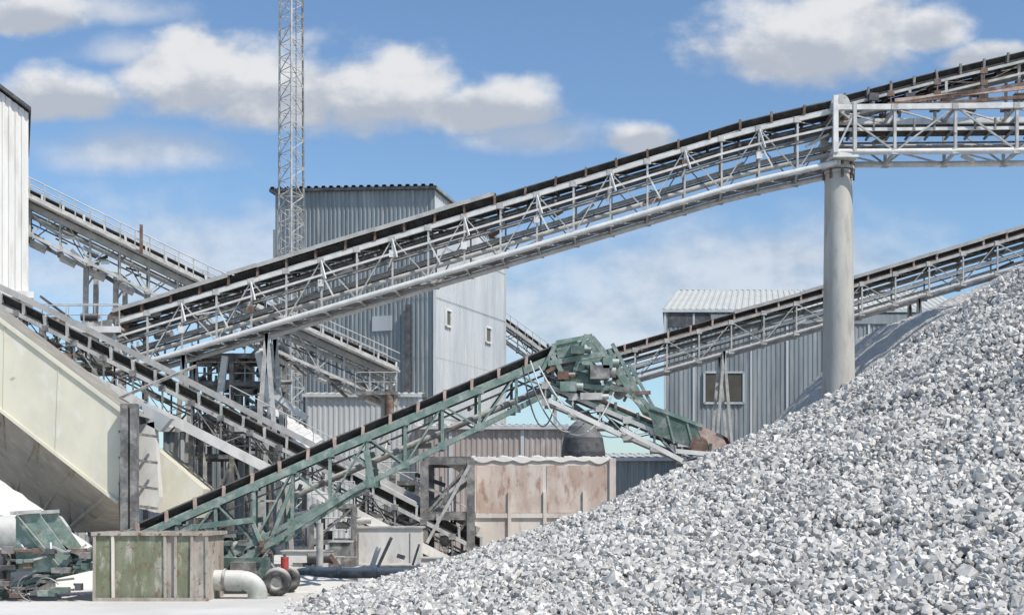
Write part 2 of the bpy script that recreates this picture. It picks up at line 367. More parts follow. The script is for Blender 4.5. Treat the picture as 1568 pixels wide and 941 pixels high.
# ------------------------------------------------------------------ green mobile stacker
root=empty('green_stacker_conveyor')
mb=MB()
Ep=[S(215,822,47),S(500,697,48),S(842,553,49)]
P,N,T,B=conveyor(mb,Ep,w=1.5,h=lambda t:(2.3-1.15*t) if t>.2 else .5+1.8*t/.2,panel=1.55,chord=.19,web=.11,ms=green,mchord=green,idl=1.12,idm=pink,trough=.36,strands=False,stringer=green,clutter=.4)
for i in range(len(P)-1):
    mb.beam(P[i]-Z*.05,P[i+1]-Z*.05,1.2,.03,greend)
    if i>3: mb.tube(P[i]-Z*.95+N[i]*.3,P[i+1]-Z*(.95)+N[i+1]*.3,.12,galvd,8,cap=False)
mb.done('boom_truss',root)
mb=MB()
# head tower
for yy in (-.8,.8):
    y=Vector((0,yy,0))
    for a,b,w in (((845,548),(880,610),.16),((895,518),(870,600),.14),((902,520),(1012,652),.15),((935,530),(995,640),.12),((850,530),(905,518),.13),
                  ((838,560),(925,545),.18),((905,520),(950,575),.14),((850,590),(960,600),.16),((960,560),(1005,640),.1),((830,570),(850,530),.12),((925,545),(960,600),.14)):
        mb.beam(S(*a,48.8)+y,S(*b,48.8)+y,w,w*1.1,green)
    mb.prism([S(855,566,48.8)+y,S(905,556,48.8)+y,S(918,586,48.8)+y,S(866,604,48.8)+y],(0,.04,0),greend)
    mb.prism([S(850,525,48.8)+y,S(880,520,48.8)+y,S(890,545,48.8)+y,S(853,552,48.8)+y],(0,.05,0),green)
for u,v in ((848,545),(895,518),(902,560),(880,608),(945,575),(1010,650),(925,548)):
    p=S(u,v,48.8); mb.beam(p+Vector((0,-.8,0)),p+Vector((0,.8,0)),.12,.12,green)
for u,v,r,m in ((868,560,.42,rusty),(905,585,.3,greend),(950,600,.22,galvd)):
    p=S(u,v,48.8); mb.tube(p+Vector((0,-.7,0)),p+Vector((0,.7,0)),r,m,18)
for u,v,w,hh,m in ((884,536,.5,.3,greend),(918,570,.7,.5,galvd),(870,592,.6,.35,green),(930,556,.35,.4,green),(905,607,.8,.25,galv),(862,575,.4,.3,rusty)):
    p=S(u,v,47.9); mb.box(p.x-w/2,p.x+w/2,p.y-.25,p.y+.35,p.z-hh/2,p.z+hh/2,m)
    mb.tube(p+Vector((w/2,0,0)),p+Vector((w/2+.25,0,0)),hh*.4,m,10)
for k in range(40):
    p=S(random.uniform(842,985),0,random.uniform(47.8,49.4)); uu=784+p.x/(K*p.y); vv=random.uniform(528,560)+max(0,uu-850)*.45
    a=S(uu,vv,p.y); b=a+Vector((random.uniform(-.7,.7),random.uniform(-.2,.2),random.uniform(-.5,.5))); mb.beam(a,b,random.uniform(.04,.1),random.uniform(.04,.14),random.choice([green,green,galv,galvd,rusty,greend,trimd]))
mb.done('head_tower',root)
mb=MB()
Hp=[S(838,592,48.8),S(1085,697,48.2)]
P,N,T,B=conveyor(mb,Hp,w=1.5,h=.62,panel=1.1,chord=.13,web=.07,ms=galv,mchord=galv,idl=1.0,idm=greend,trough=.25,strands=False,stringer=green,beltm=galvd,clutter=.9)
for yy in (-.85,.8):
    y=Vector((0,yy,0))
    mb.prism([S(990,628,48.3)+y,S(1060,650,48.3)+y,S(1075,690,48.3)+y,S(1000,668,48.3)+y],(0,.05,0),greend)
    mb.prism([S(1060,650,48.3)+y,S(1100,668,48.3)+y,S(1112,692,48.3)+y,S(1075,698,48.3)+y],(0,.045,0),pink)
    mb.beam(S(985,622,48.3)+y,S(1072,655,48.3)+y,.12,.12,green)
    mb.beam(S(1015,628,48.3)+y,S(1028,680,48.3)+y,.07,.07,green)
    mb.beam(S(1045,640,48.3)+y,S(1058,690,48.3)+y,.07,.07,green)
pts=[S(1092,664,48.3),S(1108,672,48.3),S(1115,685,48.3),S(1112,697,48.3)]
for a,b in zip(pts[:-1],pts[1:]):
    mb.add([a+Vector((0,-.9,0)),b+Vector((0,-.9,0)),b+Vector((0,.9,0)),a+Vector((0,.9,0))],[(0,1,2,3)],rusty)
p=S(1065,683,48.3); mb.tube(p+Vector((0,-.95,0)),p+Vector((0,.95,0)),.33,rusty,18)
for a,b in (((1035,690),(1110,697)),((950,655),(1045,705)),((840,612),(950,665))):
    mb.beam(S(*a,47.4),S(*b,47.4),.12,.16,galvl)
mb.done('discharge_boom',root)
mb=MB()
def cable(a,b,sag,r=.03,m=galvd,n=14):
    a=Vector(a);b=Vector(b); mb.path([a.lerp(b,i/n)-Z*sag*4*(i/n)*(1-i/n) for i in range(n+1)],r,m,6)
cable(S(812,552,47.7),S(940,600,47.7),2.1,m=galvl); cable(S(808,570,47.7),S(900,640,47.6),1.2); cable(S(825,560,47.6),S(980,655,47.5),1.2,m=galvl)
cable(S(800,560,47.7),S(855,600,47.7),1.7,m=trimd)
mb.done('cables',root)
mb=MB()
# chassis, legs and wheels
for yy in (-.9,.9):
    y=Vector((0,yy,0))
    for a,b,w in (((255,812),(395,795),.2),((300,800),(345,880),.16),((345,872),(440,820),.2),((355,872),(560,742),.18),((395,800),(415,850),.12),((565,690),(575,745),.2),
                  ((545,700),(575,720),.14),((330,805),(380,868),.12),((455,740),(420,830),.13)):
        mb.beam(S(*a,47.6)+y,S(*b,47.6)+y,w,w,green)
for u,yy in ((432,-1.0),(432,.9),(388,.9)):
    p=S(u,893,46.5)+Vector((0,yy,0)); p.z=.5
    mb.torus(p,(0,1,0),.34,.17,rubber); mb.tube(p-Vector((0,.08,0)),p+Vector((0,.08,0)),.22,galvd,14)
p=S(432,893,46.5); p.z=.5; mb.tube(p-Vector((0,1,0)),p+Vector((0,.9,0)),.07,galvd,8)
p=S(380,860,47); mb.box(p.x-.9,p.x+.8,p.y-.5,p.y+.6,.55,1.3,greend); mb.box(p.x-.5,p.x+.4,p.y-.7,p.y-.5,.7,1.15,galvd)
p=S(350,840,47); mb.tube(p+Vector((-.5,0,0)),p+Vector((.6,0,0)),.3,greend,14)
p=S(436,856,46); mb.tube(p-Z*.35,p+Z*.1,.14,redp,12); mb.tube(p+Z*.1,p+Z*.2,.05,trimd,8)
for k in range(30):
    p=S(random.uniform(255,430),random.uniform(815,880),random.uniform(46.6,47.4)); w=random.uniform(.05,.25); hh=random.uniform(.05,.14)
    mb.box(p.x-w,p.x+w,p.y-.2,p.y+.2,p.z-hh,p.z+hh,random.choice([green,greend,galvd,rusty,trimd]))
    mb.beam(p,p+Vector((random.uniform(-.8,.8),0,random.uniform(-.6,.6))),.06,.06,random.choice([green,greend,galv,galvd]))
mb.done('chassis',root)
mb=MB()
# tail hopper
for yy in (-.8,.9):
    y=Vector((0,yy,0))
    mb.prism([S(38,788,44)+y,S(72,784,44)+y,S(122,852,44)+y,S(110,874,44)+y,S(38,872,44)+y],(0,.05,0),green)
    mb.beam(S(40,790,43.9)+y-Vector((0,.05,0)),S(105,868,43.9)+y-Vector((0,.05,0)),.12,.1,greend)
    mb.beam(S(30,785,43.9)+y,S(76,782,43.9)+y,.14,.12,galv)
    mb.beam(S(-40,880,44)+y,S(140,850,44.5)+y,.12,.2,greend); mb.beam(S(-40,935,44)+y*1.1,S(215,812,47)+y,.15,.25,greend)
    mb.beam(S(-20,905,44)+y,S(145,868,44.6)+y,.1,.12,green)
mb.add([S(38,788,43.25),S(38,788,44.9),S(122,852,44.9),S(122,852,43.25)],[(0,1,2,3)],greend)
mb.beam(S(-40,925,44.2),S(215,806,47),1.1,.08,belt)
p=S(2,857,43.6); mb.tube(p-Vector((0,.5,0)),p+Vector((0,.5,0)),.42,rusty,20); mb.tube(p-Vector((0,.56,0)),p-Vector((0,.5,0)),.3,galvd,14)
p=S(95,850,43.6); mb.tube(p-Vector((0,.2,0)),p+Vector((0,.3,0)),.12,galvd,12)
for k in range(30):
    p=S(random.uniform(-10,140),random.uniform(840,912),random.uniform(42.9,43.3)); w=random.uniform(.05,.3); hh=random.uniform(.04,.13)
    if p.z<.15: p.z=.2
    mb.box(p.x-w,p.x+w,p.y-.15,p.y+.15,p.z-hh,p.z+hh,random.choice([green,greend,galvd,rusty,trimd]))
    mb.beam(p,p+Vector((random.uniform(-.9,.9),.1,random.uniform(-.1,.3))),.06,.07,random.choice([greend,galv,galvd]))
mb.done('tail_hopper',root)
mb=MB()
for k in range(5):
    c=S(20+k*14,890+k*5,42.5); mb.torus(c,(0.2*k-.4,1,.3),.3+.07*k,.022,trimd if k%2 else galvd,20,6,R(20+40*k),R(200+30*k))
mb.done('hose_bundle')
# dusty horizontal tank at far left
mb=MB()
a=S(-60,822,47.5); b=S(92,822,47.5); mb.tube(a,b,.78,tankm,28); mb.tube(b,b+Vector((.3,0,0)),.78,tankm,28,r2=.4)
for u in (0,70):
    p=S(u,822,47.5); mb.tube(p-Vector((.05,0,0)),p+Vector((.05,0,0)),.81,galvd,28); mb.box(p.x-.12,p.x+.12,p.y-.7,p.y+.7,0,p.z-.3,galvd)
mb.done('storage_tank')
def mound(name,c,rx,ry,h,m,n=40,bot=0.,amp=.12,pw=1.3):
    vs=[];fs=[]
    for i in range(n+1):
        for j in range(n+1):
            x=(i/n*2-1);y=(j/n*2-1); r=min(1,math.hypot(x,y))
            z=h*(1-r)**pw+ amp*h*mnoise.noise(Vector((x*3+c[0],y*3,h)))*(1-r)*2+.03*h*mnoise.noise(Vector((x*12,y*12,h)))
            vs.append((c[0]+x*rx,c[1]+y*ry,c[2]+(z if r<1 else bot)))
    for i in range(n):
        for j in range(n): a=i*(n+1)+j; fs.append((a,a+n+1,a+n+2,a+1))
    q=MB(); q.add(vs,fs,m,True); return q.done(name)
p=S(-5,780,52); mound('dust_heap',(p.x,p.y,-.05),5.2,4.,S(5,742,52).z,dustm,pw=.8)
# weathered steel bin (foreground)
mb=MB()
a=S(145,0,43).x; b=S(318,0,43).x; y0=43;y1=45.6; zt=S(0,815,43).z
mb.box(a+.05,b-.05,y0+.05,y1,0,zt-.1,brownbox)
cuts=[0,.63,.72,.86,1.]; mm=[greenbox,brownbox,greenbox,brownbox]
for i in range(4):
    x0=a+(b-a)*cuts[i]; x1=a+(b-a)*cuts[i+1]; o=(0.0,.03,.015,.0)[i]
    mb.box(x0+.02,x1-.02,y0-.03+o,y0+.045,.04,zt-.08,mm[i])
for f in (0,.17,.63,.72,.86,1.):
    xx=a+(b-a)*f; mb.beam((xx,y0-.07,0),(xx+random.uniform(-.03,.03),y0-.07,zt-.09),.09,.065,brownbox if f not in(.17,) else binmat)
mb.box(a-.08,b+.08,y0-.13,y0+.1,zt-.09,zt+.03,brownbox); mb.box(a-.08,a+.1,y0+.105,y1,zt-.09,zt+.03,brownbox); mb.box(b-.1,b+.08,y0+.105,y1,zt-.09,zt+.03,brownbox)
mb.box(a+.1,b-.1,y1-.15,y1+.05,zt-.09,zt+.03,brownbox)
mb.box(a-.03,b+.03,y0-.125,y0-.105,.0,.12,brownbox)
for k in range(6): 
    xx=a+(b-a)*(.05+.18*k); mb.box(xx-.04,xx+.04,y0-.16,y0-.131,zt-.07,zt-.01,rusty)
mb.done('rusty_steel_bin')
mb=MB()
p=S(345,895,44.3); mb.tube((p.x-.6,p.y,.62),(p.x+.6,p.y,.60),.36,tankm,18); mb.torus((p.x+.6,p.y,.1),(0,1,0),.5,.34,tankm,16,14,R(-90),R(90))
mb.tube((p.x-.04,p.y,.61),(p.x+.04,p.y,.61),.41,galvd,18)
mb.done('dust_covered_pipe')
# ------------------------------------------------------------------ cream enclosed gallery
mb=MB()
D=53.
f=[S(-70,437,D),S(188,630,D),S(180,768,D),S(-70,572,D)]
mb.prism([f[0],f[3],f[2],f[1]],(0,.12,0),yellow)
bk=Vector((0,4.2,0))
mb.add([f[0],f[1],f[1]+bk,f[0]+bk],[(0,1,2,3)],cream_shaded)
mb.add([f[1]-Z*.3,f[2]+Z*.3,f[2]+bk*.55+Z*.3,f[1]+bk*.55-Z*.3],[(0,1,2,3)],trimd)  # dark sheet painted in for the unlit end opening
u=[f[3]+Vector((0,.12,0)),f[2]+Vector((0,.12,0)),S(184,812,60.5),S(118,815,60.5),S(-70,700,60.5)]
mb.add(u,[(0,1,2,3,4)],cream_shaded)
mb.add([f[0]+bk,f[1]+bk,S(184,812,60.6),S(118,815,60.6),S(-70,700,60.6)],[(4,3,2,1,0)],cream_shaded)
def up_(a,b): mb.beam(a-Vector((0,.06,.05)),b-Vector((0,.06,.05)),.12,.12,cream_shaded)
for t in (.28,.5,.72,.93):
    up_(u[0].lerp(u[1],t),u[4].lerp(u[3],t))
up_(u[0].lerp(u[1],.28),u[4].lerp(u[3],.5)); up_(u[0].lerp(u[1],.5),u[4].lerp(u[3],.72)); up_(u[0].lerp(u[1],.72),u[4].lerp(u[3],.93))
up_(u[0].lerp(u[4],.5),u[1].lerp(u[3],.5))
mb.beam(f[0],f[1],.2,.14,yellow); mb.beam(f[3],f[2],.2,.12,yellow)
for t in (.3,.62): mb.beam(f[0].lerp(f[1],t)-Vector((0,.02,0)),f[3].lerp(f[2],t)-Vector((0,.02,0)),.03,.02,yellow)
g=[S(242,688,58),S(312,748,58),S(303,792,58),S(240,784,58)]
mb.prism([g[0],g[3],g[2],g[1]],(0,2.5,0),yellow)
mb.done('enclosed_conveyor_gallery')
mb=MB()
for u0,w in ((192,.3),(206,.26)):
    p=S(u0,620,52.6); mb.box(p.x-w/2,p.x+w/2,p.y-.2,p.y+.2,0,S(0,618,52.6).z,galvd)
mb.prism([S(212,650,57),S(236,645,57),S(244,760,57),S(238,784,57),S(205,775,57)],(0,.6,0),whitep)
for v in (660,700,740,770): mb.beam(S(183,v,52.8),S(240,v+8,56.6),.1,.1,galvd)
mb.prism([S(215,615,57),S(262,640,57),S(245,660,57),S(225,650,57)],(0,.6,0),cladlight)
mb.beam(S(175,612,56),S(300,560,60),.12,.12,galvd)
mb.done('gallery_support_frame')
# ------------------------------------------------------------------ buildings
# left transfer house: plan turned ~20 deg, so its gable end looks across the yard
mb=MB()
xr=S(42,0,70).x; zb=S(0,447,70).z; zt=S(0,172,70).z
F=Vector((xr,70,0)); Lf=F+Vector((-9.3,-3.5,0)); Bk=F+Vector((-3.35,8.6,0)); Lb=Bk+Vector((-9.3,-3.5,0))
def at_(p,z): return Vector((p.x,p.y,z))
zl=zt+7.0
mb.corr(at_(Lf,zb),at_(F,zb),at_(F,zt),at_(Lf,zl),cladwhite,.32,.05)
mb.corr(at_(F,zb),at_(Bk,zb),at_(Bk,zt),at_(F,zt),cladwhite,.32,.05)
mb.corr(at_(Bk,zb),at_(Lb,zb),at_(Lb,zl),at_(Bk,zt),cladwhite,.32,.05)
mb.corr(at_(Lb,zb),at_(Lf,zb),at_(Lf,zl),at_(Lb,zl),cladwhite,.32,.05)
e1=Vector((.2,.08,0)); e2=Vector((.1,-.35,0))
r4=[at_(Lf,zl)+e2,at_(F,zt)+e1+e2,at_(Bk,zt)+e1-e2,at_(Lb,zl)-e2]
mb.hexa([p for p in r4]+[p+Z*.2 for p in r4],trimd)
b4=[at_(Lf,zb-.35)+e2,at_(F,zb-.35)+e1*1.6+e2,at_(Bk,zb-.35)+e1*1.6-e2,at_(Lb,zb-.35)-e2]
mb.hexa(b4+[p+Z*.345 for p in b4],whitep)
for p in (F,Lf,Bk,Lb):
    c=p.lerp((F+Lb)/2,.12); mb.box(c.x-.2,c.x+.2,c.y-.2,c.y+.2,0,zb-.353,galv)
mb.done('transfer_house')
# tall clad building
mb=MB()
A0=Vector((-18.1,100,0)); B0=Vector((-5.65,95,0)); C0=B0+Vector((5,12.45,0)); D0=A0+Vector((5,12.45,0))
h=[27.35,26.3,24.5,25.55]
q=[A0,B0,C0,D0]; top=[q[i]+Z*h[i] for i in range(4)]
ms=[claddark,cladlight,cladlight,claddark]  # shade on the front and sun on the right face painted as cladding tones
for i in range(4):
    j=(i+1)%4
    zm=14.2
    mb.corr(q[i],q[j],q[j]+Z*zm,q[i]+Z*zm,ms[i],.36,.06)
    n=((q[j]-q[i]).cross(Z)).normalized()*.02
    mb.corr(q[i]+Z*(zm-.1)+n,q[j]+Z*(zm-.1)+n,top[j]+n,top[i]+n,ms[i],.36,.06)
def ov(p,c,k): d=(p-c); d.z=0; return p+d.normalized()*k
cc=(A0+B0+C0+D0)/4
t2=[ov(p,cc,.45) for p in top]
mb.corr(t2[0]+Z*.16,t2[1]+Z*.16,t2[2]+Z*.16,t2[3]+Z*.16,trimd,.62,.16)
for i in range(4): mb.beam(t2[i]+Z*.03,t2[(i+1)%4]+Z*.03,.12,.2,claddark if i==1 else trimd)
mb.add([p-Z*.05 for p in t2],[(3,2,1,0)],trimd)
for p,m in ((B0,cladlight),(A0,claddark),(C0,cladlight)): mb.beam(ov(p,cc,.08),ov(p,cc,.08)+Z*24.4,.2,.2,m)
sd=(C0-B0).normalized(); nr=sd.cross(Z).normalized()
def win(t,z,w,hh):
    c=B0+sd*t+Z*z+nr*.12
    mb.hexa([c+sd*x*w/2+nr*y+Z*zz*hh/2 for zz in(-1,1) for x,y in((-1,0),(1,0),(1,-.1),(-1,-.1))],glass)
    for s1 in (-1,1):
        mb.beam(c+sd*s1*w/2-Z*hh/2+nr*.02,c+sd*s1*w/2+Z*hh/2+nr*.02,.16,.16,whitep); mb.beam(c-sd*w/2+Z*s1*hh/2+nr*.03,c+sd*w/2+Z*s1*hh/2+nr*.03,.15,.15,whitep)
win(2.2,17.2,.9,1.2); win(9.8,16.9,1.1,1.2)
fd=(B0-A0).normalized(); nf=fd.cross(Z).normalized()
c=A0+fd*9.2+nf*.15
mb.hexa([c+fd*x+nf*y+Z*zz for zz in(16.2,17.3) for x,y in((-.8,0),(.8,0),(.8,-.1),(-.8,-.1))],cladlight)
c=A0+fd*11.4+nf*.3; mb.beam(c+Z*4,c+Z*18,.35,.25,trimd)
for k in range(28): mb.beam(c+Z*(4+k*.5)-fd*.4,c+Z*(4+k*.5)+fd*.4,.05,.05,galvd)
for zz in (5.2,9.8,18.5,22.4): mb.beam(A0+nf*.12+Z*zz,B0+nf*.12+Z*zz,.02,.05,claddark); mb.beam(B0+nr*.12+Z*zz,C0+nr*.12+Z*zz,.02,.05,cladlight)
mb.done('corrugated_process_building')
def shed(u0,u1,vt,d,depth,m,mr,rise=0,ov_=.3,base=0,pitch=.35,hip=0.,sk=0.):
    mb=MB(); x0=S(u0,0,d).x;x1=S(u1,0,d).x;z=S(0,vt,d).z; xb=x0+sk
    mb.corr((x0,d,base),(x1,d,base),(x1,d,z),(x0,d,z),m,pitch,.05)
    mb.corr((x1,d,base),(x1,d+depth,base),(x1,d+depth,z),(x1,d,z),m,pitch,.05)
    mb.corr((xb,d+depth,base),(x0,d,base),(x0,d,z),(xb,d+depth,z),m,pitch,.05)
    mb.corr((x1,d+depth,base),(xb,d+depth,base),(xb,d+depth,z),(x1,d+depth,z),m,pitch,.05)
    ym=d+depth/2; xm=(x0+xb)/2+hip
    mb.add([(x1,d,z),(x1,d+depth,z),(x1,ym,z+rise)],[(0,1,2)],m)
    mb.add([(xb-ov_,d+depth,z),(x0-ov_,d-ov_,z),(xm-ov_,ym,z+rise+.04)],[(0,1,2)],mr if hip else m)
    mb.corr((x0-ov_,d-ov_,z-.02),(x1+ov_,d-ov_,z-.02),(x1+ov_,ym,z+rise+.05),(xm-ov_,ym,z+rise+.05),mr,.5,.05)
    mb.corr((x1+ov_,d+depth+ov_,z-.02),(xb-ov_,d+depth+ov_,z-.02),(xm-ov_,ym,z+rise+.05),(x1+ov_,ym,z+rise+.05),mr,.5,.05)
    mb.box(x0-ov_,x1+ov_,d-ov_-.06,d-ov_,z-.22,z,trimd if mr!=rooflight else cladlight)
    return mb,x0,x1,z
# barn right
d=100
mb,x0,x1,z=shed(1018,1470,474,d,14,claddark,rooflight,2.6,.2,hip=1.1,sk=1.8)
for u0 in (1018,1062,1150,1205,1262,1330,1400):
    xx=S(u0,0,d).x; mb.box(xx-.08,xx+.08,d-.12,d-.055,0,z-.3,cladlight)
a=S(1078,0,d).x;b=S(1138,0,d).x;za=S(0,617,d).z;zb=S(0,570,d).z
mb.box(a,b,d-.14,d-.06,za,zb,glass)
for p,q in (((a,za),(b,za)),((a,zb),(b,zb)),((a,za),(a,zb)),((b,za),(b,zb))):
    mb.beam((p[0],d-.14,p[1]),(q[0],d-.14,q[1]),.15,.15,cladlight)
mb.box(x0+.3,S(1086,0,d).x,d-.1,d-.057,S(0,500,d).z,S(0,476,d).z,trimd)
mb.box(S(1086,0,d).x+.1,x1,d-.16,d-.1,z-1.1,z-.35,claddark)
mb.done('storage_barn')
for (nm,u0,u1,vt,dd,dep,m,mr,rs) in (('low_shed',250,372,655,74,8,claddark,rooflight,.8),('wash_plant_shed',470,640,603,90,6,cladlight,rooflight,.3),
        ('workshop_shed',640,868,652,88,8,pinkwall,rooflight,.3),('pump_shed',930,1060,700,82,6,claddark,rooflight,.3),
        ('rear_shed',-120,640,700,112,12,claddark,rooflight,1.),('rear_shed',600,1100,715,118,12,cladlight,rooflight,1.)):
    mb,x0,x1,z=shed(u0,u1,vt,dd,dep,m,mr,rs)
    if nm=='workshop_shed':
        for uu in (690,800): 
            xx=(uu-784)*K*dd; mb.box(xx-.12,xx+.12,dd-.12,dd-.055,0,z-.25,cladlight)
    if nm=='low_shed':
        for uu in (280,318,350): xx=(uu-784)*K*dd; mb.box(xx-.1,xx+.1,dd-.12,dd-.055,0,z-.25,cladlight)
    mb.done(nm)
# lean-to roof sheet
mb=MB()
a=[S(378,622,68),S(410,618,74),S(495,672,74),S(465,690,68)]
mb.corr(a[0],a[3],a[2],a[1],whitep,.5,.05)
mb.corr(a[0]-Z*.12,a[3]-Z*.12,a[2]-Z*.12,a[1]-Z*.12,galvd,.5,.02)
for p in a: mb.beam(p-Z*.1,(p.x,p.y,0),.16,.16,galvd)
mb.done('lean_to_canopy')
# lattice mast
mb=MB()
dM=90; cx=S(446,0,dM).x; w0=1.9;w1=1.45; H=50; st=.95; k=int(H/st)
def corner(z):
    w=(w0+(w1-w0)*z/H)/2; return [Vector((cx+math.cos(R(a))*w*1.15,dM+math.sin(R(a))*w*1.15,z)) for a in (-80,40,160)]
for i in range(k):
    a=corner(i*st);b=corner((i+1)*st)
    for j in range(3):
        mb.tube(a[j],b[j],.075,galvd if j==1 else galv,6,cap=False); jj=(j+1)%3
        mb.beam(a[j],a[jj],.045,.045,galv)
        if i%2: mb.beam(a[j],b[jj],.05,.05,galv)
        else: mb.beam(a[jj],b[j],.05,.05,galv)
    mb.beam(a[0]+Vector((.25,.3,0)),a[0]+Vector((.6,.3,0)),.03,.03,galv)
mb.tube((cx+.1,dM-.5,0),(cx+.1,dM-.5,H),.03,galvd,5); mb.tube((cx+.4,dM-.4,0),(cx+.4,dM-.4,H),.03,galvd,5)
mb.box(cx-1.4,cx+1.4,dM-1.4,dM+1.4,-.1,.5,concrete)
mb.done('lattice_mast')
# far stair conveyor behind the tall building
mb=MB()
conveyor(mb,[S(700,450,118),S(775,498,118),S(860,560,118)],w=2,h=1.5,panel=1.6,chord=.16,web=.1,ms=galv,walk=1,belt_on=True)
for u,v in ((720,480),(850,580)):
    p=S(u,v,118); mb.beam(p,(p.x,p.y,0),.3,.3,galv)
mb.done('rear_conveyor')
# dark conical hopper
mb=MB()
p=S(893,700,74)
prof=[(.9,-1.6),(1.25,-.3),(1.25,.3),(1.12,1.1),(.8,1.75),(.45,2.05)]
for (r0,z0),(r1,z1) in zip(prof[:-1],prof[1:]): mb.tube(p+Z*z0,p+Z*z1,r0,trimd,24,r2=r1,cap=(z1==2.05))
for a in range(4):
    t=a*math.pi/2+.6; mb.beam(p+Vector((1.15*math.cos(t),1.15*math.sin(t),-.4)),(p.x+1.2*math.cos(t),p.y+1.2*math.sin(t),0),.14,.14,galvd)
mb.tube(p-Z*3,p-Z*1.6,.3,galvd,12,r2=.9)
mb.done('dark_conical_hopper')
# dusty loading bin
mb=MB()
d=62; x0=S(722,0,d).x; x1=S(938,0,d).x; zt=S(0,702,d).z; th=.28
mb.box(x0,x1,d,d+th,0,zt,binmat); mb.box(x0,x0+th,d+th,d+4.5,0,zt-.02,binmat); mb.box(x1-th,x1,d+th,d+4.5,0,zt-.02,binmat); mb.box(x0+th,x1-th,d+4.2,d+4.5,0,zt-.03,binmat)
for t in (.0,.27,.52,.8,1.):
    xx=x0+(x1-x0)*t; w=.08 if 0<t<1 else .15
    mb.box(xx-w,xx+w,d-.13,d-.002,0,(zt+.02 if t in(0,1) else S(0,752,d).z),binmat)
mb.box(x0+.2,x1-.2,d-.1,d-.003,S(0,789,d).z-.1,S(0,785,d).z,binmat)
for a_,b_,v0,v1 in ((.035,.505,784,712),(.535,.965,784,712)):
    mb.box(x0+(x1-x0)*a_,x0+(x1-x0)*b_,d-.03,d-.004,S(0,v0,d).z,S(0,v1,d).z,stain)
n=70
for k in range(n):
    xx=x0+(x1-x0)*k/n; s_=(x1-x0)/n; hh=.06+.16*abs(mnoise.noise(Vector((xx*1.3,0,0))))+random.uniform(0,.05); dn=.06+.3*abs(mnoise.noise(Vector((xx*1.1,5,0))))
    mb.hexa([(xx,d-.09,zt-dn),(xx+s_,d-.09,zt-dn),(xx+s_,d+.35,zt-.03),(xx,d+.35,zt-.03),(xx,d-.05,zt+hh*.6),(xx+s_,d-.05,zt+hh*.6),(xx+s_,d+.3,zt+hh),(xx,d+.3,zt+hh)],dustm)
mb.done('dusty_loading_bin')
# steel platform frames
def frame(x0,x1,y0,y1,levels,m=galvd,mb=None,w=.2,braces=True,nx=1,rails=True):
    mb=mb or MB(); zt=levels[-1]
    for i in range(nx+1):
        x=x0+(x1-x0)*i/nx
        for y in (y0,y1): mb.box(x-w/2,x+w/2,y-w/2,y+w/2,0,zt,m)
    for z in levels:
        for y in (y0,y1): mb.beam((x0,y,z),(x1,y,z),w*.7,w*.9,m)
        for i in range(nx+1):
            x=x0+(x1-x0)*i/nx; mb.beam((x,y0,z),(x,y1,z),w*.6,w*.8,m)
        mb.box(x0,x1,y0,y1,z+w*.5,z+w*.5+.04,m)
        if rails:
            for zz in (.55,1.1): mb.tube((x0,y0,z+zz),(x1,y0,z+zz),.03,galv,6)
            n=max(2,int((x1-x0)/1.2))
            for i in range(n+1): xx=x0+(x1-x0)*i/n; mb.beam((xx,y0,z),(xx,y0,z+1.1),.045,.045,galv)
    if braces:
        zz=[0]+list(levels)
        for a,b in zip(zz[:-1],zz[1:]):
            for i in range(nx):
                xa=x0+(x1-x0)*i/nx; xb=x0+(x1-x0)*(i+1)/nx
                if i%2==0: mb.beam((xa,y0,a),(xb,y0,b),.1,.1,m)
                else: mb.beam((xb,y0,a),(xa,y0,b),.1,.1,m)
    return mb
def clut(mb,u0,u1,v0,v1,d0,d1,n,mats=(galvd,trimd,galv,rusty,galvl)):
    for k in range(n):
        p=S(random.uniform(u0,u1),random.uniform(v0,v1),random.uniform(d0,d1)); p.z=max(p.z,.3)
        t=random.random(); m=random.choice(mats)
        if t<.45:
            mb.beam(p,p+Vector((random.uniform(-2,2),0,random.uniform(-1.6,1.6))),random.uniform(.06,.16),random.uniform(.06,.2),m)
        elif t<.7: mb.tube(p,p+Vector((random.uniform(.4,1.2),random.uniform(-.3,.3),0)),random.uniform(.08,.3),m,12)
        elif t<.85: mb.beam(p,(p.x,p.y,max(0,p.z-random.uniform(.8,2.5))),.12,.12,m)
        else:
            w=random.uniform(.15,.5); mb.box(p.x-w,p.x+w,p.y,p.y+.6,p.z-w*.8,p.z+w*.7,m); mb.box(p.x-w*.6,p.x+w*.6,p.y-.06,p.y-.003,p.z-w*.5,p.z+w*.4,galvd)
def X(u,d): return (u-784)*K*d
def Zv(v,d): return CAMH+(780-v)*K*d
mb=frame(X(652,60.5),X(722,60.5),59.6,64,[Zv(790,60),Zv(706,60)],w=.36,rails=False); 
mb.beam((X(655,60),59.4,Zv(830,60)),(X(720,60),59.4,Zv(712,60)),.14,.14,galv)
mb.beam((X(590,60),59.8,Zv(830,60)),(X(722,60),59.8,Zv(735,60)),.14,.2,galvd)
mb.prism([S(665,700,61),S(722,700,61),S(722,740,61),S(700,720,61)],(0,2,0),binmat)
clut(mb,660,720,715,850,60,63,18)
mb.done('hopper_support_frame')
mb=MB()
x0=X(545,58);x1=X(645,58); mb.box(x0,x1,58,60.5,0,Zv(808,58),whitep); mb.box(x0-.1,x1+.1,57.9,60.6,Zv(808,58)+.003,Zv(805,58),galv)
mb.box(x0+.1,x0+.12,57.96,57.997,.1,2.0,galvd); mb.box(x1-.5,x1-.48,57.96,57.997,.1,2.0,galvd); mb.box(x0+.3,x1-.6,57.95,57.997,.6,.64,galv)
mb.box(X(540,57.8)-.08,X(540,57.8)+.08,57.7,57.86,0,Zv(780,57.8),galvl)
mb.done('control_cabin')
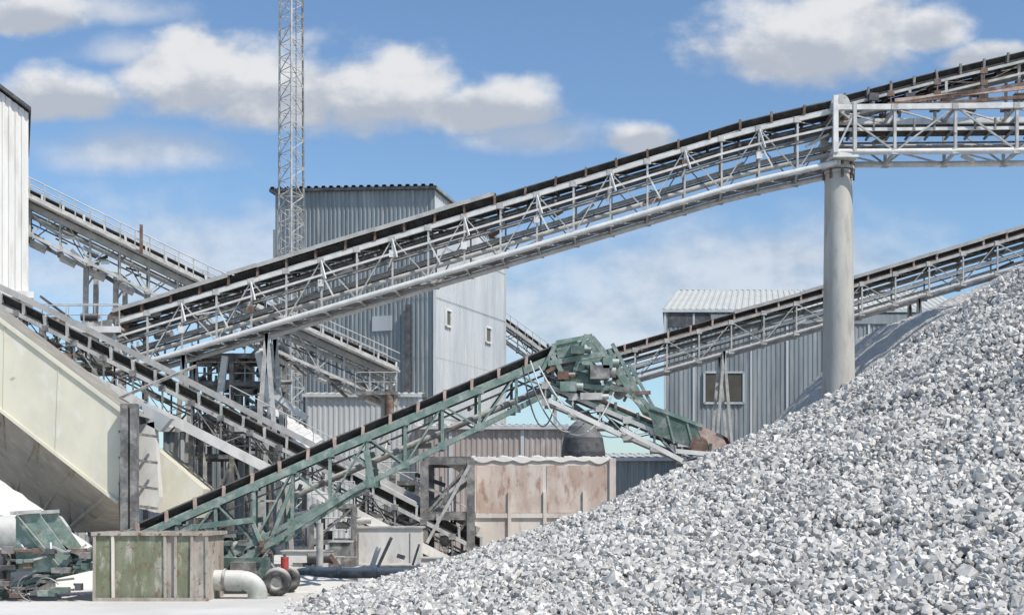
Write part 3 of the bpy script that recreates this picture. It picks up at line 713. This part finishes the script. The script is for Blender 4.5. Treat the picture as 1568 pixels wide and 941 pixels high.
mb=frame(X(480,58),X(545,58),57.5,61,[Zv(830,58),Zv(775,58)],w=.18); clut(mb,480,545,770,860,57.6,60,14); mb.done('steel_platform')
mb=frame(X(545,66),X(640,66),65.5,70,[Zv(790,66),Zv(740,66)],w=.2,nx=2); clut(mb,540,650,725,850,65,69,34); mb.done('steel_platform')
mb=frame(X(300,66),X(420,66),65.2,69,[Zv(700,66),Zv(640,66),Zv(590,66),Zv(548,66)],w=.22,nx=2)
clut(mb,290,430,535,690,65.4,68.5,60)
for a,b in (((395,540),(415,620)),((345,545),(335,620)),((415,600),(470,640))):
    mb.beam(S(*a,64.6),S(*b,64.6),.3,.3,galvl)
mb.done('screening_tower')
mb=frame(X(70,68),X(190,68),67.5,72,[Zv(640,68),Zv(560,68),Zv(500,68)],w=.25,nx=3); clut(mb,60,250,480,560,67,70,26); mb.done('transfer_tower')
# legs under the main conveyor
mb=MB()
for u0,v0,d0 in ((290,548,64),(415,515,63.5)):
    for yy in (-1.1,1.1):
        for dx in (-.9,.9):
            p=S(u0,v0,d0); mb.beam(p+Vector((0,yy,0)),(p.x+dx,p.y+yy,0),.2,.2,galv)
    p=S(u0,v0,d0)
    for k in range(5):
        z=p.z*(k+.5)/5; mb.beam((p.x-.8*(1-z/p.z),p.y-1.1,z),(p.x+.8*(1-z/p.z),p.y-1.1,z),.1,.1,galv)
mb.done('conveyor_trestle')
# pipes
mb=MB()
pts=[(X(425,52),52,Zv(875,52)),(X(650,52),52,Zv(877,52))]
mb.tube(pts[0],pts[1],.22,galvd,14)
for u in (440,480,520,575,640):
    x=X(u,52); mb.tube((x-.06,52,pts[0][2]),(x+.06,52,pts[0][2]),.3,galvd,14); mb.box(x-.08,x+.08,51.9,52.1,0,pts[0][2],galvd)
mb.tube((X(488,52),52.3,0),(X(488,52),52.3,Zv(800,52)),.14,galv,10)
mb.tube((X(420,53),53,Zv(895,53)),(X(560,53),53,Zv(868,53)),.12,whitep,10)
clut(mb,430,640,850,895,52.5,55,16)
mb.done('ground_pipeline')
mb=MB()
for k,(u,w,hh,m) in enumerate(((470,1.2,1.2,whitep),(600,1.5,.6,galv),(520,.5,1.6,galvd),(690,1.4,.9,dustm))):
    x=X(u,56); 
    mb.hexa([(x-w,56,0),(x+w,56,0),(x+w,57.2,0),(x-w,57.2,0),(x-w*.9,56.1,hh),(x+w*.9,56.1,hh),(x+w*.9,57.1,hh),(x-w*.9,57.1,hh)],m)
    mb.box(x-w*.95,x+w*.95,56,57.2,hh+.003,hh+.06,galv); mb.tube((x-w*.5,55.95,hh*.6),(x+w*.5,55.95,hh*.6),.06,galvd,8)
mb.done('equipment_skids')
for (u,v,d,rx,h) in ((470,915,50,4.5,.6),(620,890,60,6,1.),(330,900,49,3.5,.5),(760,880,66,8,1.4)):
    p=S(u,v,d); mound('dust_drift',(p.x,d,-.05),rx,rx*.7,h,dustm)
# ------------------------------------------------------------------ ground
mb=MB(); g=3000
mb.add([(-g,-200,0),(g,-200,0),(g,g*2,0),(-g,g*2,0)],[(0,1,2,3)],groundm); mb.done('ground')
# ------------------------------------------------------------------ stockpiles
def prof(pts):
    xs=[p[0] for p in pts]; zs=[p[1] for p in pts]
    return lambda r: np.interp(r,xs,zs)
PX,PY=30.,45.
pf=prof([(0,18.0),(4,16.6),(12.4,11.3),(17,8.15),(20.5,5.9),(24.2,4.1),(27.2,2.8),(30,1.85),(33.2,.8),(36.4,.08),(38,-.2),(80,-.2)])
def hump(x,y):
    return .16*np.sin(x*.55+1.3*np.sin(y*.31))*np.cos(y*.47+x*.13)+.09*np.sin(x*1.27+2)*np.sin(y*1.13+1)+.05*np.sin(x*2.6+y*1.9)
def H(x,y):
    th=np.arctan2(y-PY,x-PX); r=np.hypot(x-PX,y-PY)*(1+.012*np.sin(7*th)+.008*np.sin(17*th+1))
    z=pf(r); return z+hump(x,y)*np.clip(z/2,.05,1)
def grid(name,fn,x0,x1,y0,y1,st,m,parent=None):
    xs=np.arange(x0,x1,st);ys=np.arange(y0,y1,st); X_,Y_=np.meshgrid(xs,ys,indexing='ij'); Zg=fn(X_,Y_)
    me=bpy.data.meshes.new(name); ny=len(ys); v=np.stack([X_,Y_,Zg],-1).reshape(-1,3)
    i,j=np.meshgrid(np.arange(len(xs)-1),np.arange(ny-1),indexing='ij'); a=(i*ny+j).ravel()
    f=np.stack([a,a+ny,a+ny+1,a+1],-1)
    me.from_pydata(v.tolist(),[],f.tolist()); me.materials.append(m); me.polygons.foreach_set('use_smooth',[True]*len(f)); me.update()
    o=bpy.data.objects.new(name,me); scene.collection.objects.link(o); o.parent=parent; return o
root=empty('gravel_pile')
grid('core',lambda x,y:H(x,y)-.07,-10,70,5,86,.3,corem,root)
pf2=prof([(0,24),(14.6,16.0),(20,13.4),(23.2,12.3),(26.,9.6),(32,3.6),(36,.0),(38,-.3),(99,-.3)])
rng=np.random.RandomState(3)
def H2(x,y):
    th=np.arctan2(y-70,x-42); r=np.hypot(x-42,y-70)*(1+.01*np.sin(9*th)); z=pf2(r); return z+(hump(x*1.3,y)*.8+hump(x*4,y*4)*.3+rng.uniform(-.05,.05,z.shape))*np.clip(z,0,1)
grid('sand_pile',H2,-5,90,22,118,.25,sandm)
# individual stones: crushed rock (convex hulls, flat facets; blocky and chunky shapes mixed)
temps=[]
for k in range(40):
    bm=bmesh.new(); blocky=k%2==0; npt=random.randint(9,12) if blocky else random.randint(10,14)
    for i in range(npt):
        if blocky:
            sx=1 if i&1 else -1; sy=1 if i&2 else -1; sz=1 if i&4 else -1
            if i<8: v=Vector((sx*random.uniform(.45,.95),sy*random.uniform(.45,.95),sz*random.uniform(.45,.95)))
            else: v=Vector((random.uniform(-1,1),random.uniform(-1,1),random.choice([-1,1])*random.uniform(.7,1.1)))
        else:
            v=Vector((random.gauss(0,1),random.gauss(0,1),random.gauss(0,1))).normalized()*random.uniform(.85,1.15)
        bm.verts.new((v.x*1.12,v.y*.86,v.z*.7))
    bmesh.ops.convex_hull(bm,input=bm.verts)
    loose=[q_ for q_ in bm.verts if not q_.link_faces]
    for q_ in loose: bm.verts.remove(q_)
    bmesh.ops.triangulate(bm,faces=bm.faces[:]); bm.verts.index_update()
    temps.append((np.array([v.co[:] for v in bm.verts]),np.array([[v.index for v in f.verts] for f in bm.faces]))); bm.free()
dens=118
xs0,xs1,ys0,ys1=-11,26,12,54
n=int((xs1-xs0)*(ys1-ys0)*dens); X1=np.random.uniform(xs0,xs1,n); Y1=np.random.uniform(ys0,ys1,n)
r=np.hypot(X1-PX,Y1-PY)
keep=(r<36.0+1.3*np.random.randn(n))&(X1<Y1*.392+4.)
keep&=~((r>34)&(np.random.rand(n)<(r-34)/4.5))
X1=X1[keep];Y1=Y1[keep];n=len(X1); Z1=H(X1,Y1)
siz=np.clip(np.exp(np.random.randn(n)*.32)*.077,.038,.17)
Z1+=np.random.uniform(-.06,.06,n)
q=np.random.randn(n,4); q/=np.linalg.norm(q,axis=1,keepdims=True); w_,x_,y_,z_=q.T
RM=np.stack([1-2*(y_**2+z_**2),2*(x_*y_-z_*w_),2*(x_*z_+y_*w_),2*(x_*y_+z_*w_),1-2*(x_**2+z_**2),2*(y_*z_-x_*w_),2*(x_*z_-y_*w_),2*(y_*z_+x_*w_),1-2*(x_**2+y_**2)],-1).reshape(n,3,3)
kind=np.random.randint(0,len(temps),n); V=[];F=[];C=[];off=0
tint=np.clip(np.random.normal(.55,.2,n),0,1)
for k,(tv,tf) in enumerate(temps):
    idx=np.where(kind==k)[0]; m=len(idx)
    sc=siz[idx][:,None,None]*np.random.uniform(.78,1.22,(m,1,3))
    vv=np.einsum('nij,nkj->nki',RM[idx],tv[None]*sc)+np.stack([X1[idx],Y1[idx],Z1[idx]],-1)[:,None]
    V.append(vv.reshape(-1,3)); F.append((tf[None]+(np.arange(m)*len(tv))[:,None,None]+off).reshape(-1,3)); C.append(np.repeat(tint[idx],len(tf))); off+=m*len(tv)
V=np.concatenate(V);F=np.concatenate(F);C=np.concatenate(C)
me=bpy.data.meshes.new('stones'); me.vertices.add(len(V)); me.vertices.foreach_set('co',V.ravel().astype(np.float32))
me.loops.add(F.size); me.loops.foreach_set('vertex_index',F.ravel().astype(np.int32)); me.polygons.add(len(F)); me.polygons.foreach_set('loop_start',np.arange(0,F.size,3,dtype=np.int32))
at=me.attributes.new('tint','FLOAT','FACE'); at.data.foreach_set('value',C.astype(np.float32))
me.update(calc_edges=True)
try: me.shade_flat()
except Exception: pass
m=bpy.data.materials.new('crushed_limestone'); m.use_nodes=True; t=m.node_tree; b=t.nodes['Principled BSDF']; b.inputs['Roughness'].default_value=.9
a=nd(t,'ShaderNodeAttribute',attribute_name='tint'); cr=nd(t,'ShaderNodeValToRGB'); t.links.new(a.outputs['Fac'],cr.inputs[0])
cr.color_ramp.elements[0].color=(.20,.195,.188,1); cr.color_ramp.elements[1].color=(.78,.745,.69,1)
e_=cr.color_ramp.elements.new(.45); e_.color=(.50,.483,.455,1)
no=nd(t,'ShaderNodeTexNoise'); no.inputs['Scale'].default_value=9; no.inputs['Detail'].default_value=6; tc=nd(t,'ShaderNodeTexCoord'); t.links.new(tc.outputs['Object'],no.inputs['Vector'])
mr=nd(t,'ShaderNodeMapRange'); mr.inputs['From Min'].default_value=.3; mr.inputs['From Max'].default_value=.7; mr.inputs['To Min'].default_value=.72; mr.inputs['To Max'].default_value=1.15; t.links.new(no.outputs['Fac'],mr.inputs['Value'])
mx=nd(t,'ShaderNodeMix',data_type='RGBA',blend_type='MULTIPLY'); mx.inputs[0].default_value=1; t.links.new(cr.outputs['Color'],mx.inputs[6]); t.links.new(mr.outputs['Result'],mx.inputs[7]); t.links.new(mx.outputs[2],b.inputs['Base Color'])
me.materials.append(m)
o=bpy.data.objects.new('stones',me); scene.collection.objects.link(o); o.parent=root
print('STONES',n,len(F))
# ------------------------------------------------------------------ light + sky
az=(.76,-.65); el=R(51)
sd=Vector((az[0]*math.cos(el),az[1]*math.cos(el),math.sin(el))).normalized()
li=bpy.data.lights.new('sun','SUN'); li.energy=4.4; li.angle=R(.5); li.color=(1,.945,.86)
so=bpy.data.objects.new('sun',li); so.rotation_euler=sd.to_track_quat('Z','Y').to_euler(); so.location=(40,-30,60); scene.collection.objects.link(so)
w=bpy.data.worlds.new('World'); scene.world=w; w.use_nodes=True; t=w.node_tree; L=t.links.new
bg=t.nodes['Background']; bg.inputs['Strength'].default_value=.1
sky=nd(t,'ShaderNodeTexSky',sky_type='NISHITA',sun_disc=False); sky.sun_elevation=el; sky.sun_rotation=math.atan2(sd.x,sd.y)
sky.air_density=1.0; sky.dust_density=.8; sky.ozone_density=1.9
tc=nd(t,'ShaderNodeTexCoord'); sp=nd(t,'ShaderNodeSeparateXYZ'); L(tc.outputs['Generated'],sp.inputs[0])
def M(op,a,b=None,c=None,clamp=False):
    x=nd(t,'ShaderNodeMath',operation=op,use_clamp=clamp)
    for i,q in enumerate((a,b,c)):
        if q is None: continue
        if isinstance(q,(int,float)): x.inputs[i].default_value=q
        else: L(q,x.inputs[i])
    return x.outputs[0]
def SM(f,a,b):
    r=nd(t,'ShaderNodeMapRange'); r.interpolation_type='SMOOTHSTEP'; r.inputs['From Min'].default_value=a; r.inputs['From Max'].default_value=b; L(f,r.inputs['Value']); return r.outputs['Result']
yy=M('MAXIMUM',sp.outputs['Y'],.02); U=M('DIVIDE',sp.outputs['X'],yy); Vv=M('DIVIDE',sp.outputs['Z'],yy)
cb=nd(t,'ShaderNodeCombineXYZ'); L(U,cb.inputs[0]); L(M('MULTIPLY',Vv,1.4),cb.inputs[1])
def NZ(sc,det,off=(0,0,0),ro=.54):
    ad=nd(t,'ShaderNodeVectorMath',operation='ADD'); L(cb.outputs[0],ad.inputs[0]); ad.inputs[1].default_value=off
    n=nd(t,'ShaderNodeTexNoise'); n.inputs['Scale'].default_value=sc; n.inputs['Detail'].default_value=det; n.inputs['Roughness'].default_value=ro; L(ad.outputs[0],n.inputs['Vector']); return n.outputs['Fac']
n1=NZ(17,6); n2=NZ(17,5,(-.008,-.014,0))
def clouds(ls,vo=0.):
    f=None
    for (cu,cv,rx,ry) in ls:
        dx=M('MULTIPLY_ADD',U,1/(rx*K),-(cu-784)/rx)
        dv=M('SUBTRACT',Vv,(780-cv)*K+vo); dy=M('MAXIMUM',M('MULTIPLY',dv,1/(ry*K)),M('MULTIPLY',dv,-1/(.55*ry*K)))
        g_=M('SUBTRACT',1,M('SQRT',M('ADD',M('MULTIPLY',dx,dx),M('MULTIPLY',dy,dy))))
        f=g_ if f is None else M('MAXIMUM',f,g_)
    return M('MAXIMUM',f,-1)
strong=[(105,155,120,68),(300,135,170,108),(430,152,165,108),(600,158,180,102),(740,172,150,64),(1235,78,205,105),(1310,45,140,105),(1420,55,90,60),(1520,95,100,42),(975,220,70,48),(50,30,120,60)]
faint=[(210,240,160,55),(815,212,125,45),(190,85,90,40),(1100,440,380,120),(1250,400,220,70),(900,500,460,150),(300,420,380,130),(150,20,150,40),(560,330,200,30)]
front=M('GREATER_THAN',sp.outputs['Y'],.05)
fs=clouds(strong); fu=clouds(strong,.018); ff=clouds(faint)
nn=M('MULTIPLY_ADD',n1,1.4,-.71)
al=M('MULTIPLY',SM(M('ADD',fs,nn),-.05,.5),.97); al2=M('MULTIPLY',SM(M('ADD',ff,nn),-.25,.9),.66)
alpha=M('MULTIPLY',M('MAXIMUM',al,al2),front,clamp=True)
sh=M('ADD',M('MULTIPLY',M('SUBTRACT',fu,fs),.9),M('MULTIPLY',M('SUBTRACT',n1,n2),2.3))
shade=SM(sh,-.65,.36)
cm=nd(t,'ShaderNodeMix',data_type='RGBA'); L(shade,cm.inputs[0]); cm.inputs[6].default_value=(4.7,5.15,5.9,1); cm.inputs[7].default_value=(8.0,8.1,8.3,1)
tn=nd(t,'ShaderNodeMix',data_type='RGBA',blend_type='MULTIPLY'); tn.inputs[0].default_value=1; L(sky.outputs[0],tn.inputs[6]); tn.inputs[7].default_value=(1.22,1.40,1.52,1)
fm=nd(t,'ShaderNodeMix',data_type='RGBA'); L(alpha,fm.inputs[0]); L(tn.outputs[2],fm.inputs[6]); L(cm.outputs[2],fm.inputs[7]); L(fm.outputs[2],bg.inputs['Color'])
# ------------------------------------------------------------------ camera
cd=bpy.data.cameras.new('camera'); cd.sensor_width=36; cd.lens=36/(1568*K); cd.shift_y=(780-470.5)/1568; cd.clip_end=8000; cd.clip_start=.5
co=bpy.data.objects.new('camera',cd); co.location=(0,0,CAMH); co.rotation_euler=(R(90),0,0); scene.collection.objects.link(co); scene.camera=co
scene.view_settings.view_transform='Standard'; scene.view_settings.look='None'; scene.view_settings.exposure=0
